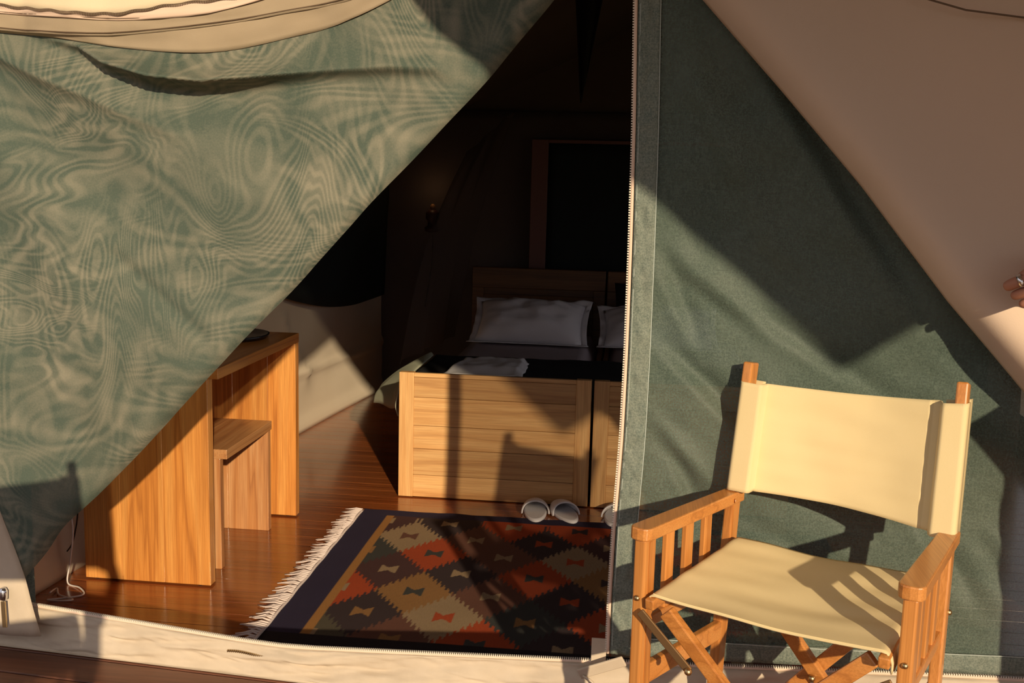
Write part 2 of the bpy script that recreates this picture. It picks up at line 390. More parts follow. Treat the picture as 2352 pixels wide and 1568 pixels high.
def front(u, v):
    zz = .205 + v * 2.1; x0 = interps(ZIPX, zz); x = x0 + u ** 1.15 * (1.86 - x0); zb = interps(HEMZ, x)
    z = min(zb + v * (2.3 - zb), 2.46 - .47 * abs(x))
    return Vector((x, front_y(x, z), z))
bm = B(); grid(bm, front, 170, 190)
wf = obj('wall_front', bm, M['green'], smooth=True); tag(wf, 'sheer green canvas tent front beside the zipped doorway', 'wall', kind='structure')
HW = .048
bm = B(); grid(bm, lambda u, v: (lambda z: Vector((interps(ZIPX, z) + .005 + u * HW, front_y(interps(ZIPX, z) + u * HW, z) - .005 + .006 * nz(u * 3 + z * 9, 5, z * 34) * math.sin(math.pi * u), z)))(.205 + v * 2.0), 8, 240)
solidify(obj('hem_band', bm, M['green_hem'], wf, smooth=True), .002)
bm = B(); grid(bm, lambda u, v: (lambda x: Vector((x, front_y(x, .21 + v * .045) - .006 + .002 * nz(x * 34, v, 2), interps(HEMZ, x) - .002 + v * .046)))(.055 + u * 1.6), 180, 4)
solidify(obj('hem_band', bm, M['green_hem'], wf, smooth=True), .002)
bm = B(); tube(bm, [(interps(ZIPX, z) + .005 + HW, front_y(interps(ZIPX, z) + HW, z) - .006, z) for z in [.255 + k * .025 for k in range(78)]], .0009, 5); obj('stitching', bm, M['stitch'], wf)
bm = B(); tube(bm, [(interps(ZIPX, z) + .009, front_y(interps(ZIPX, z), z) - .006, z) for z in [.215 + k * .025 for k in range(80)]], .0007, 5); obj('stitching', bm, M['stitch'], wf)
bm = B(); tube(bm, [(x, front_y(x, .25) - .009, interps(HEMZ, x) + .042 + .0015 * math.sin(x * 9)) for x in [.055 + k * .02 for k in range(80)]], .0008, 5); obj('stitching', bm, M['stitch'], wf)
bm = B(); tube(bm, [(interps(ZIPX, z) - .001, FY(0) - .003, z) for z in [.205 + k * .02 for k in range(100)]], .0040, 8); obj('zipper_tape', bm, M['tape'], wf, smooth=True)
bm = B()
for k in range(330):
    z = .21 + k * .0058; x = interps(ZIPX, z)
    box(bm, (x - .0080, FY(0) - .0050, z), (x - .0030, FY(0) - .0005, z + .0030))
obj('zipper_teeth', bm, M['teeth'], wf, kind='stuff')

# ------------------------------------------------------------------ left door flap, pulled aside: doubled green mesh with tan hem bands
EDGE = [(-2.0, 0.18), (-1.6, 0.2), (-1.545, 0.264), (-1.49, 0.329), (-1.437, 0.403), (-1.321, 0.509), (-1.195, 0.634), (-1.061, 0.777), (-0.92, 0.927), (-0.774, 1.072), (-0.591, 1.273), (-0.457, 1.414), (-0.338, 1.541), (-0.187, 1.719), (-0.069, 1.871), (0.02, 1.99)]
TAN2 = [(-2.0, 1.66), (-1.73, 1.657), (-1.548, 1.652), (-1.419, 1.641), (-1.234, 1.614), (-1.099, 1.602), (-0.999, 1.6), (-0.911, 1.611), (-0.782, 1.641), (-0.677, 1.665), (-0.553, 1.717), (-0.453, 1.777), (-0.26, 1.89), (0.02, 1.995)]
TAN1 = [(-2.0, 1.69), (-1.728, 1.678), (-1.548, 1.661), (-1.337, 1.644), (-1.234, 1.642), (-1.087, 1.652), (-0.91, 1.675), (-0.761, 1.702), (-0.656, 1.719), (-0.553, 1.75), (-0.455, 1.81), (-0.26, 1.92)]
SEAM = [(-2.0, 1.73), (-1.726, 1.714), (-1.546, 1.698), (-1.312, 1.679), (-1.198, 1.673), (-1.086, 1.678), (-0.976, 1.689), (-0.845, 1.723), (-0.76, 1.752), (-0.455, 1.86), (-0.26, 1.955)]
ZIPC = [(-2.0, 1.745), (-1.725, 1.73), (-1.545, 1.713), (-1.439, 1.7), (-1.312, 1.686), (-1.198, 1.683), (-1.142, 1.691), (-1.052, 1.705), (-0.91, 1.721), (-0.803, 1.747), (-0.455, 1.875), (-0.26, 1.965)]
FOLD1 = [(-1.442, 1.646), (-1.315, 1.616), (-1.236, 1.575), (-1.112, 1.543), (-0.989, 1.533), (-0.869, 1.545), (-0.708, 1.562), (-0.552, 1.572), (-0.449, 1.569), (-0.399, 1.541)]
FOLD2 = [(-1.62, 1.63), (-1.551, 1.6), (-1.435, 1.549), (-1.319, 1.508), (-1.205, 1.461), (-1.036, 1.399)]
FOLD3 = [(-1.27, 1.135), (-1.239, 1.116), (-1.125, 1.024), (-1.023, 0.943), (-1.0, 0.905)]
def flap_y(x, z):
    yy = FY(x) - .055 - .025 * math.sin(math.pi * max(0, min(1, (z - .2) / 1.45)))
    d, s, k = seg_dist(FOLD1, x, z); tp = interp([(0, .1), (.12, .5), (.3, 1), (.5, 1), (.66, .42), (.85, .28), (1, 0)], k)
    yy -= .095 * tp * (math.exp(-d / .055) if s > 0 else math.exp(-(d / .012) ** 1.5))
    d, s, k = seg_dist(FOLD2, x, z); tp = (1 - k) ** .7
    yy -= .040 * tp * (math.exp(-d / .06) if s > 0 else math.exp(-(d / .018) ** 1.5))
    d, s, k = seg_dist(FOLD3, x, z); yy += .010 * math.exp(-(d / .018) ** 2) * math.sin(math.pi * k)
    yy += .020 * nz(x * 2.0 + z * .9, 2, z * 1.8 - x * .6) + .011 * nz(x * 4.5 + z * 3, 4, z * 4.5 - x * 2) + .0030 * nz(x * 13, 6, z * 13)
    # soft drapes fanning out of the upper left corner and along the pulled edge
    ang = math.atan2(1.70 - z, x + 1.80); rad = math.hypot(1.70 - z, x + 1.80)
    yy += .013 * math.sin(ang * 11 + .6) * smooth(.12, .5, rad) * smooth(1.6, .7, rad)
    ze = interps(EDGE, x); e = (z - ze) * .66
    yy += .026 * math.exp(-e / .014)
    return yy
def flap(u, v):
    x = -1.95 + u * 1.85; zt, zb = interps(TAN2, x), interps(EDGE, x, .02)
    z = zb + (zt - zb) * v
    return Vector((x, flap_y(x, z), z))
bm = B(); grid(bm, flap, 240, 220)
fl = obj('tent_door_flap', bm, M['moire'], smooth=True)
tag(fl, 'green mesh tent door flap pulled aside in draped folds at the left', 'tent flap')
def band(lo, hi, off, curl, x0=-1.95, x1=-.27, nv=6, amp=.004):
    def fn(u, v):
        x = x0 + u * (x1 - x0); za, zb = interps(lo, x), interps(hi, x)
        z = za + (zb - za) * v
        return Vector((x, flap_y(x, interps(TAN2, x)) - off - curl * v + amp * nz(x * 12, v * 2, off * 90), z))
    b_ = B(); grid(b_, fn, 160, nv); return b_
solidify(obj('hem_band', band(TAN2, TAN1, .004, .012), M['tan'], fl, smooth=True, label='tan mesh band along the lifted hem'), .002)
solidify(obj('hem_band', band([(x_, z_ - .006) for x_, z_ in TAN1], SEAM, .018, .004), M['tan'], fl, smooth=True, label='paler tan band with a dark seam'), .002)
solidify(obj('zipper_tape', band([(x_, z_ - .004) for x_, z_ in SEAM], ZIPC, .026, .006), M['tape'], fl, smooth=True), .002)
def skirt(u, v):
    x = -1.53 + u * 1.0; za = interps(ZIPC, x) + .002; z = za + v * (.16 + .10 * u)
    return Vector((x, flap_y(x, interps(TAN2, x)) - .030 + .05 * v + .006 * nz(x * 7, v * 3, 9), z))
bm = B(); grid(bm, skirt, 90, 12)
solidify(obj('skirt', bm, M['beige_lit'], fl, smooth=True, label='sunlit-toned beige lifted skirt of the flap'), .002)
bm = B()
for k in range(300):
    x = -1.75 + k * .0040; z = interps(ZIPC, x, .02) + .0015 * math.sin(k * .35)
    yy = flap_y(x, interps(TAN2, x)) - .036
    box(bm, (x, yy, z - .003), (x + .0024, yy + .004, z + .003))
obj('zipper_teeth', bm, M['stitch_dark'], fl, kind='stuff')
for tab, off in ((SEAM, .027), (TAN1, .0215)):
    bm = B(); tube(bm, [(x, flap_y(x, interps(TAN2, x)) - off, interps(tab, x)) for x in [-1.9 + k * .02 for k in range(80)]], .0013, 5); obj('stitching', bm, M['stitch_dark'], fl)

bm = B(); grid(bm, lambda u, v: Vector((-3.0 + u * 1.42, FY(-3.0 + u * 1.42) + .045 + .012 * nz(u * 6, 2, v * 4), DECK + v * 2.1)), 30, 30)
tag(solidify(obj('wall_front_side', bm, M['green_hem'], smooth=True), .003), 'green canvas tent front carrying on behind the pulled flap to the left', 'wall', kind='structure')
# jamb strip at the far left with its hanging zip slider
jb = thing('canvas_jamb_strip', (-1.66, 2.48, DECK), 'beige canvas strip with a hanging zip slider at the lower left corner', 'canvas strip')
def jamb(u, v):
    z = .10 + v * .62; xr = interp([(.10, -1.505), (.253, -1.539), (.473, -1.611), (.72, -1.692)], z)
    x = xr - .22 * (1 - u)
    return Vector((x, FY(x) - .055 - .018 * math.sin(u * math.pi) - .02 * v + .006 * nz(u * 5, 3, z * 8), z))
bm = B(); grid(bm, jamb, 14, 24); solidify(obj('strip', bm, M['sill'], jb, smooth=True), .003)
bm = B(); lathe(bm, [(.003, 0), (.010, .004), (.011, .026), (.007, .034)], (-1.588, 2.445, .205), 10); obj('slider', bm, M['silver'], jb, smooth=True)
bm = B(); beam(bm, (-1.586, 2.44, .205), (-1.582, 2.436, .135), .013, .004, (1, 0, 0)); obj('pull_tab', bm, M['brass'], jb, bevel=.001)

# ------------------------------------------------------------------ zipped threshold (cream canvas over the platform edge)
RIM = [(-2.2, .165), (-1.621, .157), (-1.272, .139), (-.854, .117), (-.437, .146), (-.066, .173), (.101, .185), (.783, .238), (.911, .246), (1.9, .29)]
PROF = [(.050, -.30), (.030, -.10), (.010, .10), (.002, 1.0), (-.006, .98), (-.010, .86), (-.016, .66), (-.012, .52), (-.019, .40), (-.022, .20), (-.024, .04), (-.034, .02)]
sill = thing('trim_1', (0, 2.38, DECK), 'cream canvas threshold with an open zip across the doorway', 'threshold', kind='structure')
def sillf(u, v):
    x = -2.1 + u * 3.9; k = v * (len(PROF) - 1); i_ = min(int(k), len(PROF) - 2); f_ = k - i_; hr = interps(RIM, x, .1) - DECK
    dy = PROF[i_][0] + (PROF[i_ + 1][0] - PROF[i_][0]) * f_; z = DECK + hr * (PROF[i_][1] + (PROF[i_ + 1][1] - PROF[i_][1]) * f_)
    m = smooth(.25, .5, v) * smooth(1, .85, v)
    return Vector((x, FY(x) + dy + .018 * m * nz(x * 4 + v * 2, v * 3, 2) + .012 * m * nz(x * 9 + v * 9, v * 6, 4) + .005 * m * nz(x * 26 - v * 12, v * 11, 5), z + .006 * m * nz(x * 9, v * 4, 8)))
bm = B(); grid(bm, sillf, 320, 36); obj('canvas_lip', bm, M['sill'], sill, smooth=True)
def sp(x, dy, z): return (x, FY(x) + dy, interps(RIM, x, .1) + z)
bm = B(); tube(bm, [sp(-1.60 + k * .03, .003, .001) for k in range(112)], .0036, 6); obj('zipper_tape', bm, M['tape'], sill, smooth=True)
bm = B()
for k in range(600):
    x = -1.57 + k * .0052; q = sp(x, .005, .005)
    box(bm, (q[0], q[1] - .004, q[2] - .003), (q[0] + .0028, q[1] + .004, q[2] + .003))
obj('zipper_teeth', bm, M['teeth'], sill, kind='stuff')
bm = B()
for k in range(34):
    x = -.99 + k * .0055; q = sp(x, -.017 + .003 * math.sin(k * .1), -.022 + .002 * math.sin(k * .3))
    box(bm, (q[0], q[1] - .003, q[2] - .0025), (q[0] + .0035, q[1] + .003, q[2] + .0025))
obj('loose_teeth', bm, M['brass'], sill, kind='stuff')
# tie strap at the foot of the zip
st = thing('tie_strap', (-.02, 2.37, .12), 'cream canvas strap tied at the foot of the zip', 'strap')
bm = B(); beam(bm, (-.075, 2.368, .160), (.032, 2.355, .208), .030, .007, (0, -.3, 1)); obj('strap_end', bm, M['sill'], st, bevel=.003)
bm = B(); beam(bm, (-.030, 2.398, .170), (-.030, 2.400, .240), .036, .004, (1, 0, 0)); obj('strap_tab', bm, M['sill'], st, bevel=.001)
bm = B(); tube(bm, [(-.065 + .010 * math.sin(k * .8) + k * .007, 2.362 - .003 * k, .160 - .0065 * k) for k in range(14)], .003, 6); obj('cord', bm, M['sill'], st, smooth=True)

# ------------------------------------------------------------------ beige side flap at the upper right
def side_flap(u, v):
    z = .55 + v * 1.37; xe = interp([(.55, 1.15), (.74, 1.0), (.942, .818), (1.097, .677), (1.331, .489), (1.539, .303), (1.704, .15), (2.05, -.17)], z)
    x = xe + (u ** 1.3) * (1.95 - xe); e = (x - xe) * .72
    yy = FY(x) - .12 - .04 * smooth(.0, .8, e) + .085 * math.exp(-e / .020)
    ang = math.atan2(z - .45, 1.5 - x); rad = math.hypot(z - .45, 1.5 - x)
    yy += .020 * math.sin(ang * 15 + 1.0) * smooth(.2, .8, rad) + .012 * nz(x * 2.3, 3, z * 2.3)
    return Vector((x, yy, z))
bm = B(); grid(bm, side_flap, 90, 110)
sf = obj('canvas_side_flap', bm, M['beige'], smooth=True); solidify(sf, .003)
tag(sf, 'smooth beige canvas flap stretched across the upper right of the tent', 'tent flap')
bm = B(); tube(bm, [(x, FY(x) - .168, z) for x, z in ((.50, 1.72), (.537, 1.701), (.629, 1.674), (.752, 1.657), (1.1, 1.645))], .002, 6); obj('seam', bm, M['stitch_dark'], sf)

# ------------------------------------------------------------------ kilim rug
RX0, RX1, RY0, RY1 = -1.012, .80, 2.70, 3.985
NAVY = (.030, .026, .062); BLACK = (.012, .012, .016); OCH = (.46, .215, .06)
CR, TN, OR, DK, PU, OL, BR, GG = (.40, .275, .15), (.36, .18, .06), (.48, .075, .02), (.050, .034, .036), (.085, .038, .036), (.11, .095, .06), (.17, .07, .045), (.055, .060, .053)
ROWS = [  # y centre, first x centre, (field, motif) colours
    (2.815, -.895, [(OL, CR), (BR, TN), (OR, GG), (DK, CR), (CR, OR), (BR, CR), (OR, CR)]),
    (2.990, -.767, [(DK, TN), (CR, OR), (GG, TN), (OR, CR), (PU, CR), (CR, DK), (OL, OR)]),
    (3.172, -.895, [(OR, CR), (TN, GG), (BR, CR), (DK, OR), (CR, PU), (OR, TN), (PU, CR)]),
    (3.353, -.770, [(PU, CR), (DK, CR), (OR, GG), (TN, DK), (GG, CR), (CR, OR), (BR, CR)]),
    (3.530, -.895, [(GG, TN), (OR, GG), (BR, CR), (CR, OR), (DK, TN), (PU, CR), (OR, CR)]),
    (3.695, -.768, [(CR, BR), (BR, CR), (DK, OR), (PU, CR), (OR, CR), (TN, DK), (GG, CR)]),
    (3.860, -.895, [(PU, CR), (DK, CR), (OR, CR), (OR, DK), (GG, OR), (OR, CR), (DK, CR)])]
def kilim(x, y):
    if y < 2.803 or y > RY1 - .065 or x > RX1 - .12: return BLACK if y < 2.81 else NAVY  # near border: black band with the threshold's shade put into its colour
    if x < -.905: return NAVY
    if x < -.876: return OCH
    best = None
    for ri, (yc, xc, cols) in enumerate(ROWS):
        for i, (c, m) in enumerate(cols):
            u = abs(x - xc - i * .252); v = abs(y - yc)
            if u > .135 or v > .21: continue
            saw = abs((u / .018) % 1 - .5) * 2
            d = u / .126 + (v + (.046 * saw - .023) * (1 if ri % 2 else -1)) / .172
            if best is None or d < best[0]: best = (d, c, m, u, v)
    if best is None: return DK
    d, c, m, u, v = best
    if u < .030 and v < .012 + .85 * u and v < .034: return m
    return c
bm = B(); NX, NY = 420, 250
def rugp(u, v):
    x = RX0 + u * (RX1 - RX0); y_ = RY0 + v * (RY1 - RY0)
    y2 = y_ + (.010 * nz(x * 5, 1, 1) + .004 * nz(x * 17, 1, 4)) * smooth(.8, 1, v)
    return Vector((x, y2, .006 + .0015 * nz(x * 6, y_ * 6, 0) + (.006 * max(0, nz(x * 7, 0, 2)) * smooth(.96, 1, v))))
g_ = grid(bm, rugp, NX, NY); bm.verts.ensure_lookup_table()
rug_t = thing('kilim_rug', (-.1, 3.37, 0), 'flat woven kilim rug with serrated diamonds in cream, orange and brown', 'rug')
colsv = [kilim(RX0 + i / NX * (RX1 - RX0), RY0 + j / NY * (RY1 - RY0)) for i in range(NX + 1) for j in range(NY + 1)]
rug = obj('woven_field', bm, M['kilim'], rug_t)
ca = rug.data.color_attributes.new('Col', 'FLOAT_COLOR', 'POINT')
ca.data.foreach_set('color', [q for c in colsv for q in (*c, 1.0)])
solidify(rug, .005, -1)
bm = B(); tube(bm, [(RX0 - .004, RY0 + .01 + k * .03, .008 + .002 * math.sin(k)) for k in range(43)], .005, 6); obj('fringe_knot_edge', bm, M['fringe'], rug_t, smooth=True)
bm = B(); rnd = random.Random(3); y = RY0 + .03
while y < RY1 - .01:
    L = rnd.uniform(.05, .085); dy = rnd.uniform(-.012, .025); x = RX0 - .004
    tube(bm, [(x, y, .010), (x - L * .35, y + dy * .2 + rnd.uniform(-.004, .004), .014), (x - L * .7, y + dy * .7, .007), (x - L, y + dy + rnd.uniform(-.008, .008), .004)], [.0034, .003, .0028, .002], 5)
    y += rnd.uniform(.010, .017)
obj('fringe', bm, M['fringe'], rug_t, smooth=True, label='twisted pale fringe', kind='stuff')

# ------------------------------------------------------------------ beds
def bed(x0, x1, label, dark_right):
    b = thing('single_bed', ((x0 + x1) / 2, 5.2, 0), label, 'bed', 'twin teak beds pushed together')
    y0 = 4.19; H = .535; sw = .062; T = .035
    fb = obj('footboard', box(B(), (x0 + .01, y0 + .012, .02), (x1 - .01, y0 + T, H - .004)), M['bed_x'], b)
    obj('stile', box(B(), (x0, y0, .004), (x0 + sw, y0 + T, H)), M['bed_z'], fb, bevel=.002)
    obj('stile', box(B(), (x1 - sw, y0, .004), (x1, y0 + T, H)), M['bed_z'], fb, bevel=.002)
    zs = [.004, .099, .212, .311, .431, .516, H]
    for za, zb in zip(zs, zs[1:]):
        obj('footboard_plank', box(B(), (x0 + sw, y0 + .003 + (.0 if zb - za > .03 else -.002), za + .0008), (x1 - sw, y0 + .02, zb - .0008)), M['bed_x'], fb, bevel=.0016)
    for xa in (x0, x1 - .028): obj('side_rail', box(B(), (xa, y0 + T, .10), (xa + .028, 6.2, .36)), M['bed_y'], b, bevel=.003)
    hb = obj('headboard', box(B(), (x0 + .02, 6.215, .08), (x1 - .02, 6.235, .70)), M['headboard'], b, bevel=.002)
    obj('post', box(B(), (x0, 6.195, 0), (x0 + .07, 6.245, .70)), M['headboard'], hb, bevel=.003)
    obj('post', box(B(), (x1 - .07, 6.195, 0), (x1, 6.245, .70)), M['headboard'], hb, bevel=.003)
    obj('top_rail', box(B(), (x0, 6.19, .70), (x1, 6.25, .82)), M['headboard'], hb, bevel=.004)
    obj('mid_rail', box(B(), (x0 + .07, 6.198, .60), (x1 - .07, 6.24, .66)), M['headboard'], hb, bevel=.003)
    return b
bed(-.922, -.124, 'left teak single bed with planked footboard, fully in view', True)
bed(-.113, .685, 'right teak single bed, mostly hidden behind the tent front', True)
def soft_box(bm, x0, x1, y0, y1, z0, z1, n=18, r_=.05, wr=.004, seed=0):
    def top(u, v):
        x = x0 + u * (x1 - x0); y_ = y0 + v * (y1 - y0); e = min(u, 1 - u) * (x1 - x0); f_ = min(v, 1 - v) * (y1 - y0)
        drop = max(0, 1 - e / r_) ** 2 + max(0, 1 - f_ / r_) ** 2
        return Vector((x, y_, z1 - min(1, drop) * (z1 - z0) * .6 + wr * nz(x * 8 + seed, y_ * 8, 1)))
    g1 = grid(bm, top, n, n * 2)
    ring = [g1[i][0] for i in range(n + 1)] + [g1[n][j] for j in range(1, 2 * n + 1)] + [g1[i][2 * n] for i in range(n - 1, -1, -1)] + [g1[0][j] for j in range(2 * n - 1, 0, -1)]
    low = [bm.verts.new((q.co.x, q.co.y, z0)) for q in ring]
    for i in range(len(ring)): j = (i + 1) % len(ring); bm.faces.new((ring[j], ring[i], low[i], low[j]))
    bm.faces.new(low)
    return bm
for xa, xb, lab in ((-.888, -.158, 'mattress in a mauve sheet on the left bed'), (-.08, .652, 'mattress in a mauve sheet on the right bed')):
    tag(obj('mattress', soft_box(B(), xa, xb, 4.235, 6.185, .28, .440, seed=xa), M['sheet'], smooth=True), lab, 'mattress', 'mattresses on the twin beds')
def blanket(u, v):
    x = -.93 + u * 1.62; y_ = 4.235 + v * .84
    drop = smooth(.03, 0, u) + smooth(.97, 1, u)
    return Vector((x, y_ + .02 * nz(x * 3, 0, 5) * v, .452 + .006 * nz(x * 5, y_ * 5, 2) + .012 * smooth(.9, 1, v) * abs(nz(x * 6, 2, 2)) - .0 * drop))
bm = B(); grid(bm, blanket, 70, 40); o = solidify(obj('blanket', bm, M['blanket'], smooth=True), .012, 1)
tag(o, 'black blanket folded across the foot of both beds', 'blanket')
def pillow(cx, cy, w, h, th, tilt, roll, label, mat, name='pillow', fl=.036, seed=0):
    """stuffed pillow leaning on the headboard, flat flange round the edge"""
    rt_ = thing(name, (cx, cy, .447), label, 'pillow', 'white pillows on the twin beds' if name == 'pillow' else None)
    def P(u, v, s):
        a_ = (u * 2 - 1); b_ = (v * 2 - 1)
        k = max(0, (1 - abs(a_) ** 2.6)) ** .55 * max(0, (1 - abs(b_) ** 2.6)) ** .55
        pin = 1 - .05 * (1 - abs(a_) ** 2) * (abs(b_) ** 3) ; pin2 = 1 - .06 * (1 - abs(b_) ** 2) * (abs(a_) ** 3)
        X = a_ * w / 2 * pin2; Z = b_ * h / 2 * pin; Yd = s * th / 2 * k + .018 * nz(a_ * 3 + seed, b_ * 3, s) * k + .012 * nz(a_ * 7 + b_ * 4 + seed, b_ * 5, s) * k + .006 * abs(nz(a_ * 9 - b_ * 8 + seed, b_ * 4, s)) * k
        return X, Yd, Z
    def tr(X, Yd, Z):
        X, Z = X * math.cos(roll) - Z * math.sin(roll), X * math.sin(roll) + Z * math.cos(roll)
        Zr = Z + h / 2
        return Vector((cx + X, cy + Yd * math.cos(tilt) + Zr * math.sin(tilt), max(.452, .452 + Zr * math.cos(tilt) - Yd * math.sin(tilt))))
    bm = B()
    for s in (-1, 1): grid(bm, lambda u, v: tr(*P(u, v, s)), 28, 22)
    bmesh.ops.remove_doubles(bm, verts=bm.verts, dist=.0015); bmesh.ops.recalc_face_normals(bm, faces=bm.faces)
    obj('cushion', bm, mat, rt_, smooth=True)
    if fl:
        bm = B()
        def F(u, v):
            t_ = u * 4; k = int(t_) % 4; f_ = t_ - int(t_); a_, b_ = [(-1 + 2 * f_, -1), (1, -1 + 2 * f_), (1 - 2 * f_, 1), (-1, 1 - 2 * f_)][k]
            g0 = 1 + v * fl / (w / 2); g1 = 1 + v * fl / (h / 2)
            pin2 = 1 - .06 * (1 - abs(b_) ** 2) * (abs(a_) ** 3); pin = 1 - .05 * (1 - abs(a_) ** 2) * (abs(b_) ** 3)
            q = tr(a_ * w / 2 * pin2 * g0, .034 * v * nz(a_ * 3 + seed, b_ * 3, 3), b_ * h / 2 * pin * g1)
            q.z = max(q.z, .456); return q
        grid(bm, F, 96, 3); bmesh.ops.remove_doubles(bm, verts=bm.verts, dist=.0005)
        solidify(obj('flange', bm, mat, rt_, smooth=True), .003)
    return rt_
pillow(-.525, 5.64, .60, .33, .22, R(54), R(-1), 'white pillow with flanged edges in the middle of the left bed', M['white'], seed=1)
pillow(.18, 5.65, .60, .31, .22, R(55), R(2), 'white pillow on the right bed, half hidden by the tent front', M['white'], seed=5)
pillow(.16, 6.03, .46, .32, .10, R(14), 0, 'black cushion propped behind the right pillow', M['black_pillow'], 'cushion', 0, seed=9)
# towel on the blanket
def towel(u, v):
    x = -.80 + u * .36 + .10 * v * (1 - u) * .6; y_ = 4.50 + v * .30 + .03 * u
    return Vector((x + .01 * nz(v * 4, 1, 2), y_, .476 + .030 * smooth(0, .25, v) * smooth(0, .08, u) * smooth(1, .9, u) + .013 * abs(nz(x * 10, y_ * 6, 3)) + .007 * nz(x * 20, y_ * 13, 5)))
bm = B(); grid(bm, towel, 40, 26); tag(solidify(obj('folded_towel', bm, M['towel'], smooth=True), .008, -1), 'crumpled white towel lying on the black blanket', 'towel')
# bedspread corner hanging on the left side of the bed
SPR = [(4.27, (-.955, .345)), (4.36, (-.985, .40)), (4.45, (-1.01, .345)), (4.58, (-1.08, .315)), (4.72, (-1.175, .300)), (4.80, (-1.165, .335)), (4.90, (-1.06, .40)), (5.02, (-.965, .452))]
def spread(u, v):
    yy = 4.27 + u * .75; ox = interp([(k_, q_[0]) for k_, q_ in SPR], yy); oz = interp([(k_, q_[1]) for k_, q_ in SPR], yy)
    x = -.935 + (ox + .935) * v; z = .470 + (oz - .470) * v ** 1.5 + .012 * math.sin(u * 16) * v * (1 - u) + .02 * math.sin(v * math.pi) * u
    if v > .9: z -= .016 * (v - .9) * 10; x += .012 * (v - .9) * 10
    return Vector((x, yy, z))
bm = B(); grid(bm, spread, 50, 24); tag(solidify(obj('bedspread', bm, M['bedspread'], smooth=True), .006), 'pale green bedspread corner hanging over the left side of the bed', 'bedspread')
# mosquito net drawn back beside the bed
def net(u, v):
    x = (-.70 - .28 * u) * (1 - v) + (-1.02 - .12 * u) * v; yy = 6.28 - v * (.15 + 1.0 * u); z = (1.75 - .25 * u) * (1 - v) + .40 * v
    return Vector((x + .014 * math.sin(u * 17 + v * 3) * (.3 + v) - .05 * math.sin(v * math.pi), yy + .02 * math.cos(u * 17), z))
bm = B(); grid(bm, net, 70, 40); tag(obj('mosquito_net', bm, M['net'], smooth=True), 'sheer brown mosquito net gathered beside the head of the left bed', 'net')

# ------------------------------------------------------------------ slippers
def slipper(x, y_, rz, label):
    s = thing('slipper', (x, y_, 0), label, 'slipper', 'white slippers at the foot of the beds')
    def out(t_, k=1.0):
        a_ = t_ * 2 * math.pi; yy = .118 * math.sin(a_); w = (.046 + .006 * math.sin(a_)) * math.cos(a_)
        q = Vector((w * k, yy * k)); return Vector((x + q.x * math.cos(rz) - q.y * math.sin(rz), y_ + q.x * math.sin(rz) + q.y * math.cos(rz)))
    def rot(q): return Vector((x + q.x * math.cos(rz) - q.y * math.sin(rz), y_ + q.x * math.sin(rz) + q.y * math.cos(rz), q.z))
    bm = B(); rings = []
    for k, z in ((.97, .001), (1.0, .006), (1.0, .012), (.95, .016)):
        rings.append([bm.verts.new((*out(i / 28, k), z)) for i in range(28)])
    for r0, r1 in zip(rings, rings[1:]):
        for i in range(28): bm.faces.new((r0[i], r0[(i + 1) % 28], r1[(i + 1) % 28], r1[i]))
    bm.faces.new(rings[0][::-1]); bm.faces.new(rings[-1]); obj('sole', bm, M['slipper'], s, smooth=True)
    bm = B(); vv = [bm.verts.new((*out(i / 28, .90), .0175)) for i in range(28)]; bm.faces.new(vv); obj('insole', bm, M['slipper_in'], s)
    bm = B()
    def upper(u, v):
        yy = .012 + v * .106; w = .0535 * math.sqrt(max(0.002, 1 - (yy / .121) ** 2)) + .001; a_ = math.pi * u
        hgt = .044 * math.sqrt(max(0, 1 - (max(0, yy) / .125) ** 2)) * (1 - .0 * v)
        return rot(Vector((-w * math.cos(a_), yy - .03 * (1 - v) * (1 - math.sin(a_)) * 1.0, .008 + hgt * math.sin(a_) ** .8)))
    grid(bm, upper, 20, 14); solidify(obj('upper', bm, M['slipper'], s, smooth=True), .004, 1)
    bm = B(); tube(bm, [upper(i / 20, 0) + Vector((0, 0, .001)) for i in range(21)], .0036, 6); obj('trim_piping', bm, M['slipper'], s, smooth=True)
    return s
slipper(-.328, 4.062, R(6), 'left slipper of the white pair by the teak footboard')
slipper(-.208, 4.066, R(20), 'right slipper of the white pair by the teak footboard')
slipper(-.005, 4.065, R(-6), 'white slipper cut off by the zipped edge of the tent front')

# ------------------------------------------------------------------ desk, stool, tray, cable
dr = R(-2.5)
dk = thing('writing_desk', (-1.48, 3.5, 0), 'teak slab desk against the left tent wall', 'desk')
def slab(name, lo, hi, mat, parent, nb, axis='x', bevel=.0015):
    """a slab of nb edge-glued boards, each a child"""
    out = None
    lo, hi = Vector(lo), Vector(hi); i_ = 'xyz'.index(axis); cuts = [0] + sorted((k + random.Random(k * 5 + nb).uniform(-.18, .18)) / nb for k in range(1, nb)) + [1]
    base = thing_part(name, lo, hi, parent, mat)
    for a_, b_ in zip(cuts, cuts[1:]):
        l2, h2 = lo.copy(), hi.copy(); l2[i_] = lo[i_] + (hi[i_] - lo[i_]) * a_ + .0004; h2[i_] = lo[i_] + (hi[i_] - lo[i_]) * b_ - .0004
        obj('board', box(B(), l2, h2), mat, base, bevel=bevel)
def thing_part(name, lo, hi, parent, mat):
    c = (lo + hi) / 2; h = (hi - lo) / 2 * .96
    return obj(name, box(B(), c - h, c + h), mat, parent)
slab('end_panel', (-1.725, 3.105, .006), (-1.298, 3.145, .69), M['desk_z'], dk, 3)
slab('end_panel', (-1.725, 3.845, .006), (-1.253, 3.885, .69), M['desk_z'], dk, 4)
slab('desk_top', (-1.73, 3.09, .69), (-1.256, 3.90, .725), M['desk_y'], dk, 3)
slab('back_panel', (-1.725, 3.145, .35), (-1.70, 3.845, .69), M['desk_y'], dk, 2, 'z')
